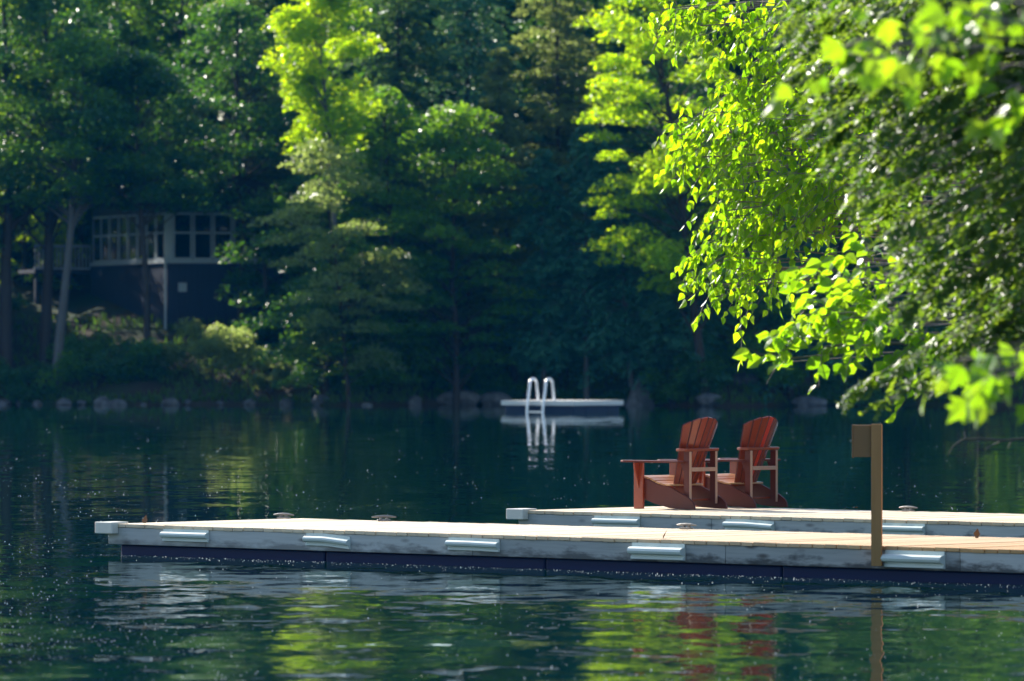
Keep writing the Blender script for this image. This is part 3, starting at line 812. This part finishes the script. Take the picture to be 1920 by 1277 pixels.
# ------------------------------------------------------------------ floating fluff on the water
def build_pollen():
    b = MB(); n = 9500
    py = 780 + 500*rng.random(n)**.8; px = rng.uniform(-40, 1960, n)
    px = np.where(rng.random(n) < .25, rng.uniform(-40, 420, n), px)
    D = F*H/(py-YH); x = (px-CX)/F*D
    drift = np.sin(x*1.9+D*.31)+np.sin(x*.7-D*.53+1.3)+.8*np.sin(D*.17+x*3.1)
    pk = rng.random(n) < np.clip(.35+.3*drift, .06, 1); x, D, n = x[pk], D[pk], int(pk.sum())
    bl = rng.uniform(0, 17, 900); bv = -.12 - .5*rng.random(900)**2      # gathered against the dock's waterline
    x = np.concatenate([x, near_c[0] + U[0]*bl + V2[0]*bv]); D = np.concatenate([D, near_c[1] + U[1]*bl + V2[1]*bv])
    n = len(x)
    # keep them off the docks
    keep = np.ones(len(x), bool)
    for c, L in ((near_c, 17), (far_c, 12.6)):
        dx = x-c[0]; dy = D-c[1]; lu = dx*U[0]+dy*U[1]; lv = dx*V2[0]+dy*V2[1]
        keep &= ~((lu > -.1) & (lu < L) & (lv > -.12) & (lv < DW+.1))
    x, D = x[keep], D[keep]; n = len(x)
    r = (.0016 + .0044*rng.random(n)**4)*np.clip(D/62, .8, 1.6)
    o = np.array([(1,0,0),(0,1,0),(-1,0,0),(0,-1,0),(0,0,1),(0,0,-1)], float)
    Vv = np.stack([x, D, r*.3], 1)[:, None, :] + o[None]*r[:, None, None]
    fc = np.array([(0,1,4),(1,2,4),(2,3,4),(3,0,4),(1,0,5),(2,1,5),(3,2,5),(0,3,5)])
    b.add(Vv.reshape(-1, 3), (fc[None] + 6*np.arange(n)[:, None, None]).reshape(-1, 3), .5)
    tag(b.build('floating_fluff', M['pollen']), kind='stuff')
build_pollen()

# ------------------------------------------------------------------ the trees of the right shore
def leaf_shape(kind):
    """outline points (along, across, lift) of half-folded leaves as two n-gons"""
    if kind == 'birch':
        half = [(0,0,0), (.10,.26,.05), (.32,.36,.09), (.64,.21,.05), (1.0,0,-.06), (.5,0,-.03)]
    elif kind == 'hazel':
        half = [(0,0,0), (.12,.24,.05), (.42,.38,.10), (.74,.22,.05), (1.0,0,-.08), (.5,0,-.03)]
    else:   # maple: three pointed lobes
        half = [(0,0,0), (.02,.22,.02), (.30,.60,.03), (.38,.30,.05), (.62,.42,.02), (.62,.18,.04), (1.0,0,-.10), (.45,0,-.02)]
    h = np.array(half, float); g = h.copy(); g[:, 1] *= -1
    return h, g[::-1]
def put_leaves(mb, C, A, N, size, kind, rnd=None):
    n = len(C)
    if n == 0: return
    N = unit(N - A*np.sum(N*A, 1, keepdims=True)); B = np.cross(N, A)
    s = size[:, None, None]; r = rng.random(n) if rnd is None else rnd
    for sh in leaf_shape(kind):
        Vv = C[:, None] + s*(sh[None, :, 0:1]*A[:, None] + sh[None, :, 1:2]*B[:, None] + sh[None, :, 2:3]*N[:, None])
        mb.quads(Vv, r)

def leafy_tree(name, base, top, clumps, label, leafm, kind, lsize, trunk_r, twigs_per=40, twig_len=.5, spacing=.05, droop=.8, bias=(-.6, -.1, -.1), bark='twig', limb_r=.035, petiole=.03, bare=0, cat='tree', hang=.9, leafdroop=None):
    """clumps: (px, py, D, rx, ry, rd) ellipsoids in photo pixels at distance D (rx, ry in px, rd in metres)"""
    tr = MB(); cr = MB()
    base = np.array(base, float); top = np.array(top, float); bias = np.array(bias, float)
    path = trunk_path(base, top, .12, 9); hs = np.linspace(0, 1, 9)
    tr.tube(path, np.linspace(trunk_r, trunk_r*.3, 9), 10)
    for (px, py, D, rx, ry, rd) in clumps:
        c = P(px, py, D); ex = rx/F*D; ez = ry/F*D
        f = float(np.clip((c[2]-base[2])/(top[2]-base[2]) - .12, .08, .95))
        st = np.array([np.interp(f, hs, path[:, i]) for i in range(3)])
        far_end = c + np.array((-ex*.5, 0, -ez*.1))
        mid = (st + far_end)/2 + np.array((0, rng.uniform(-.3, .3), .35*np.linalg.norm(st-c)*.4))
        limb = bez(st, mid, far_end, 12)
        limb[1:-1] += rng.normal(size=(10, 3))*.03
        tr.tube(limb, np.linspace(limb_r, .008, 12), 6, cap=False)
        nt = max(4, int(twigs_per*ex*ez/.25))
        for k in range(nt):
            d = unit(rng.normal(size=3))*rng.random()**.38
            s0 = c + d*np.array((ex, rd, ez))
            dr = unit(bias + rng.normal(size=3)*.55 + d*np.array((.5, .3, .3)))
            L = twig_len*rng.uniform(.5, 1.25)
            e = s0 + dr*L + np.array((0, 0, -droop*L*.45))
            tw = bez(s0, s0 + dr*L*.55, e, 6)
            tr.tube(tw, np.linspace(.005, .0018, 6), 3, cap=False)
            if k % 3 == 0:
                j = limb[rng.integers(4, 12)]
                tr.tube(bez(j, (j+s0)/2 + np.array((0,0,.08)), s0, 5), np.linspace(.009, .005, 5), 4, cap=False)
            if k < bare*nt: continue
            n = max(3, int(L/spacing)); t = (np.arange(n)+.6*rng.random(n))/n
            q = np.stack([np.interp(t, np.linspace(0, 1, 6), tw[:, i]) for i in range(3)], 1)
            sd = rand_dirs(n); sd[:, 2] *= .4
            A = unit(sd*.75 + dr*.35 + np.array((0, 0, -hang)) )
            C = q + A*petiole
            put_leaves(cr, C, A, rand_dirs(n, .25), lsize*rng.uniform(.65, 1.2, n), kind)
    root = empty(name, base); mv = Matrix.Translation(-root.location)
    o = tr.build('trunk', M[bark], root, smooth=True); o.data.transform(mv)
    o = cr.build('crown', M[leafm], root); o.data.transform(mv)
    return tag(root, label, cat)

D = 60
leafy_tree('birch_tree', (9.3, 59.5, ground_at(9.3, 59.5)-.1), (6.3, 60.5, 9.0),
    [(1275, 15, 61, 70, 32, .5), (1330, 45, 61, 40, 35, .4), (1400, 30, 60.5, 80, 45, .5), (1500, 60, 60, 100, 80, .7), (1600, 120, 60, 110, 110, .8),
     (1430, 150, 60.5, 80, 60, .6), (1345, 215, 61, 55, 30, .5), (1300, 250, 61, 60, 40, .5), (1390, 225, 60.5, 85, 60, .6), (1480, 240, 60, 90, 70, .7),
     (1350, 290, 61, 70, 45, .5), (1430, 320, 60.5, 85, 60, .6), (1400, 390, 60.5, 75, 50, .5), (1380, 440, 60.5, 60, 45, .45), (1460, 410, 60.3, 70, 60, .5),
     (1400, 500, 60.5, 55, 45, .4), (1440, 490, 60.3, 50, 45, .4), (1370, 530, 60.5, 38, 28, .3), (1530, 330, 60, 80, 80, .7), (1600, 300, 60, 90, 110, .8), (1560, 420, 60, 60, 60, .5)],
    'sunlit birch with drooping yellow green leaves overhanging the water behind the docks', 'birch_leaf', 'birch', .108, .13,
    twigs_per=46, twig_len=.5, spacing=.052, droop=.9, bias=(-.7, -.05, -.15), bark='twig')
leafy_tree('hazel_tree', (7.6, 47, ground_at(7.6, 47)-.1), (6.0, 47, 4.4),
    [(1560, 530, 47, 60, 35, .4), (1640, 500, 46.5, 60, 45, .4), (1530, 590, 47, 60, 30, .4), (1610, 600, 46.5, 80, 40, .45), (1495, 672, 47, 48, 24, .35), (1540, 625, 47, 50, 26, .35), (1560, 650, 46.5, 60, 24, .35), (1700, 610, 46, 80, 45, .5), (1680, 560, 46, 80, 50, .5),
     (1790, 650, 46, 80, 50, .5)],
    'broad leaved tree reaching a bright low branch with bare twigs over the water', 'hazel_leaf', 'hazel', .128, .09,
    twigs_per=66, twig_len=.36, spacing=.055, droop=.35, bias=(-.8, -.1, .0), hang=.45, bare=.1, limb_r=.03)
leafy_tree('maple_tree', (5.9, 28, ground_at(5.9, 28)-.1), (4.4, 28, 6.2),
    [(1620, 85, 28.5, 70, 40, .25), (1700, 60, 28, 80, 55, .3), (1790, 50, 28, 80, 60, .35), (1880, 60, 28, 80, 70, .35), (1590, 120, 28.5, 45, 25, .2), (1850, 20, 27.5, 90, 40, .3), (1915, 190, 28, 30, 40, .2),
     (1810, 690, 29, 50, 30, .25), (1875, 695, 28.5, 55, 35, .25), (1920, 650, 28.5, 45, 50, .25)],
    'near maple with large soft leaves at the upper right and lower right edge', 'maple_leaf', 'maple', .13, .14,
    twigs_per=54, twig_len=.24, spacing=.065, droop=.5, bias=(-.6, -.1, -.1), hang=.6, limb_r=.02)

CEDAR_BLADE = .075
def cedar_near():
    tr = MB(); cr = MB()
    base = np.array((6.6, 38, ground_at(6.6, 38)-.1)); top = np.array((4.6, 38, 7.6))
    path = trunk_path(base, top, .05, 9); hs = np.linspace(0, 1, 9)
    tr.tube(path, np.linspace(.16, .05, 9), 10)
    pads = []
    # long boughs reaching left: tip column by row
    for py in range(-40, 640, 11):
        tipx = np.interp(py, [-40, 60, 160, 250, 330, 420, 520, 600, 660, 760], [1480, 1430, 1500, 1520, 1590, 1640, 1660, 1720, 1700, 1700])
        for k in range(3):
            pads.append((tipx + rng.uniform(0, 200)*(k > 0) + rng.uniform(0, 60) + 110*k, py + rng.uniform(-8, 8), rng.uniform(36.5, 41)))
    pads += [(1580, 715, 38), (1610, 690, 38), (1690, 690, 38.5), (1650, 725, 38), (1750, 680, 39), (1800, 660, 39), (1850, 640, 38)]
    for (tx, ty, Dp) in pads:
        tip = P(tx, ty + 30, Dp)
        f = float(np.clip((tip[2]+.5-base[2])/(top[2]-base[2]), .05, .97))
        st = np.array([np.interp(f, hs, path[:, i]) for i in range(3)])
        L = np.linalg.norm(tip-st)
        p = bez(st, (st+tip)/2 + np.array((0, 0, .22*L)), tip, 10)
        tr.tube(p, np.linspace(.018, .003, 10), 5, cap=False)
        # flat sprays along the outer part
        n = int(19*L)
        s = .18 + .82*rng.random(n)**.8
        q = np.stack([np.interp(s, np.linspace(0, 1, 10), p[:, i]) for i in range(3)], 1)
        dr = unit(tip - p[5])
        for i in range(n):
            a = rng.choice((-1, 1))*rng.uniform(.3, 1.2)
            sd = np.array((dr[0]*math.cos(a)-dr[1]*math.sin(a), dr[0]*math.sin(a)+dr[1]*math.cos(a), dr[2]-.35 + rng.normal()*.25)); sd = sd/np.linalg.norm(sd)
            ln = rng.uniform(.10, .24)
            m = 9; u = (np.arange(m)+.5)/m
            side = np.cross(sd, (0, 0, 1.0)); side /= np.linalg.norm(side)+1e-9
            sg = np.where(np.arange(m) % 2, 1, -1)
            C = q[i] + sd*(ln*u)[:, None] + side*(sg*.018*(1.1-u))[:, None]; C[:, 2] -= .10*ln*u*u
            A = unit(sd[None]*.9 + side[None]*(sg*.75)[:, None] + rng.normal(size=(m, 3))*.12)
            N = unit(np.cross(sd, side)[None] + rng.normal(size=(m, 3))*.35)
            leaf_quads(cr, C, N, CEDAR_BLADE*rng.uniform(.8, 1.25, m), .40, A=A, rnd=np.full(m, rng.random()))
    root = empty('cedar_tree', base); mv = Matrix.Translation(-root.location)
    o = tr.build('trunk', M['twig'], root, smooth=True); o.data.transform(mv)
    o = cr.build('crown', M['cedar_leaf'], root); o.data.transform(mv)
    tag(root, 'near cedar with feathery dark sprays filling the right side of the view', 'tree')
cedar_near()

# bare dead twig hanging over the dock at the right
def dead_branch():
    b = MB(); D = 40
    pts = [P(1990, 800, D), P(1930, 822, D), P(1880, 826, D), P(1840, 822, D), P(1806, 824, D), P(1788, 836, D), P(1777, 854, D)]
    b.tube(pts, [.012, .011, .010, .009, .008, .006, .003], 6)
    b.tube([P(1812, 823, D), P(1808, 814, D), P(1810, 806, D)], [.006, .005, .002], 5)
    b.tube([P(1880, 826, D), P(1862, 834, D+.1), P(1846, 843, D+.1)], [.007, .005, .002], 5)
    b.tube([P(1898, 825, D), P(1892, 836, D), P(1890, 842, D)], [.006, .004, .002], 5)
    b.tube([P(1990, 800, D), P(2200, 740, D-.5), np.array((6.4, 38.2, 2.2))], [.012, .02, .03], 6)
    tag(b.build('dead_branch', M['bark_grey'], smooth=True), 'bare grey dead branch sticking out over the water at the right edge', 'branch')
dead_branch()

# more wood on the right shore, out of the frame but mirrored and shading
rw = MB()
for (x, d, top) in ((13, 66, 11), (12, 78, 12), (16, 90, 13), (11, 50, 9)):
    decid_tree('', 0, d, top, 2.0, 2.6, '', into=rw, clumps=30, leaves=140, lsize=.26, base_x=x)
tag(rw.build('shore_wood', M['far_dark']), kind='stuff')

# ------------------------------------------------------------------ the air over the lake
def build_haze():
    b = MB(); b.box((-1400, -250, -4), (1400, 1900, 42), rnd=.5)
    m = NT('haze air')
    v = m.n('ShaderNodeVolumePrincipled'); v.inputs['Color'].default_value = (*HAZE[0], 1); v.inputs['Density'].default_value = HAZE[1]; v.inputs['Anisotropy'].default_value = .3
    m.t.links.new(v.outputs[0], m.out.inputs['Volume'])
    o = b.build('haze', m.mat); tag(o, kind='stuff')
HAZE = ((.01, .33, 1.0), .00005)
build_haze()
# ------------------------------------------------------------------ light, sky, camera
AZ, EL = math.atan2(-.60, .80), R(29)
sdir = Vector((math.sin(AZ)*math.cos(EL), math.cos(AZ)*math.cos(EL), math.sin(EL)))
sun = bpy.data.lights.new('sun', 'SUN'); sun.energy = 5.0; sun.angle = R(.5); sun.color = (1.0, .93, .82)
so = bpy.data.objects.new('sun', sun); COL.objects.link(so); so.rotation_euler = sdir.to_track_quat('Z', 'Y').to_euler(); so.location = (0, 0, 40)
w = bpy.data.worlds.new('World'); SC.world = w; w.use_nodes = True
nt = w.node_tree; bg = nt.nodes['Background']
sky = nt.nodes.new('ShaderNodeTexSky'); sky.sky_type = 'NISHITA'; sky.sun_disc = False
sky.sun_elevation = EL; sky.sun_rotation = AZ % (2*math.pi); sky.air_density = 1.0; sky.dust_density = .6; sky.ozone_density = 1.5
nt.links.new(sky.outputs[0], bg.inputs[0]); bg.inputs[1].default_value = .092

cam = bpy.data.cameras.new('camera'); co = bpy.data.objects.new('camera', cam); COL.objects.link(co)
co.location = (0, 0, H); co.rotation_euler = (R(90), 0, 0)
cam.sensor_width = 36; cam.lens = F/1920*36; cam.shift_y = (YH-638.5)/1920; cam.clip_end = 5000; cam.clip_start = .1
cam.dof.use_dof = True; cam.dof.focus_distance = 65.5; cam.dof.aperture_fstop = 3.8; cam.dof.aperture_blades = 0
SC.camera = co
SC.view_settings.view_transform = 'Standard'; SC.view_settings.look = 'None'; SC.view_settings.exposure = 1.35; SC.view_settings.gamma = 1.0
SC.cycles.use_denoising = True
SC.cycles.max_bounces = 8; SC.cycles.transparent_max_bounces = 8; SC.cycles.diffuse_bounces = 3; SC.cycles.transmission_bounces = 5; SC.cycles.caustics_reflective = False; SC.cycles.caustics_refractive = False
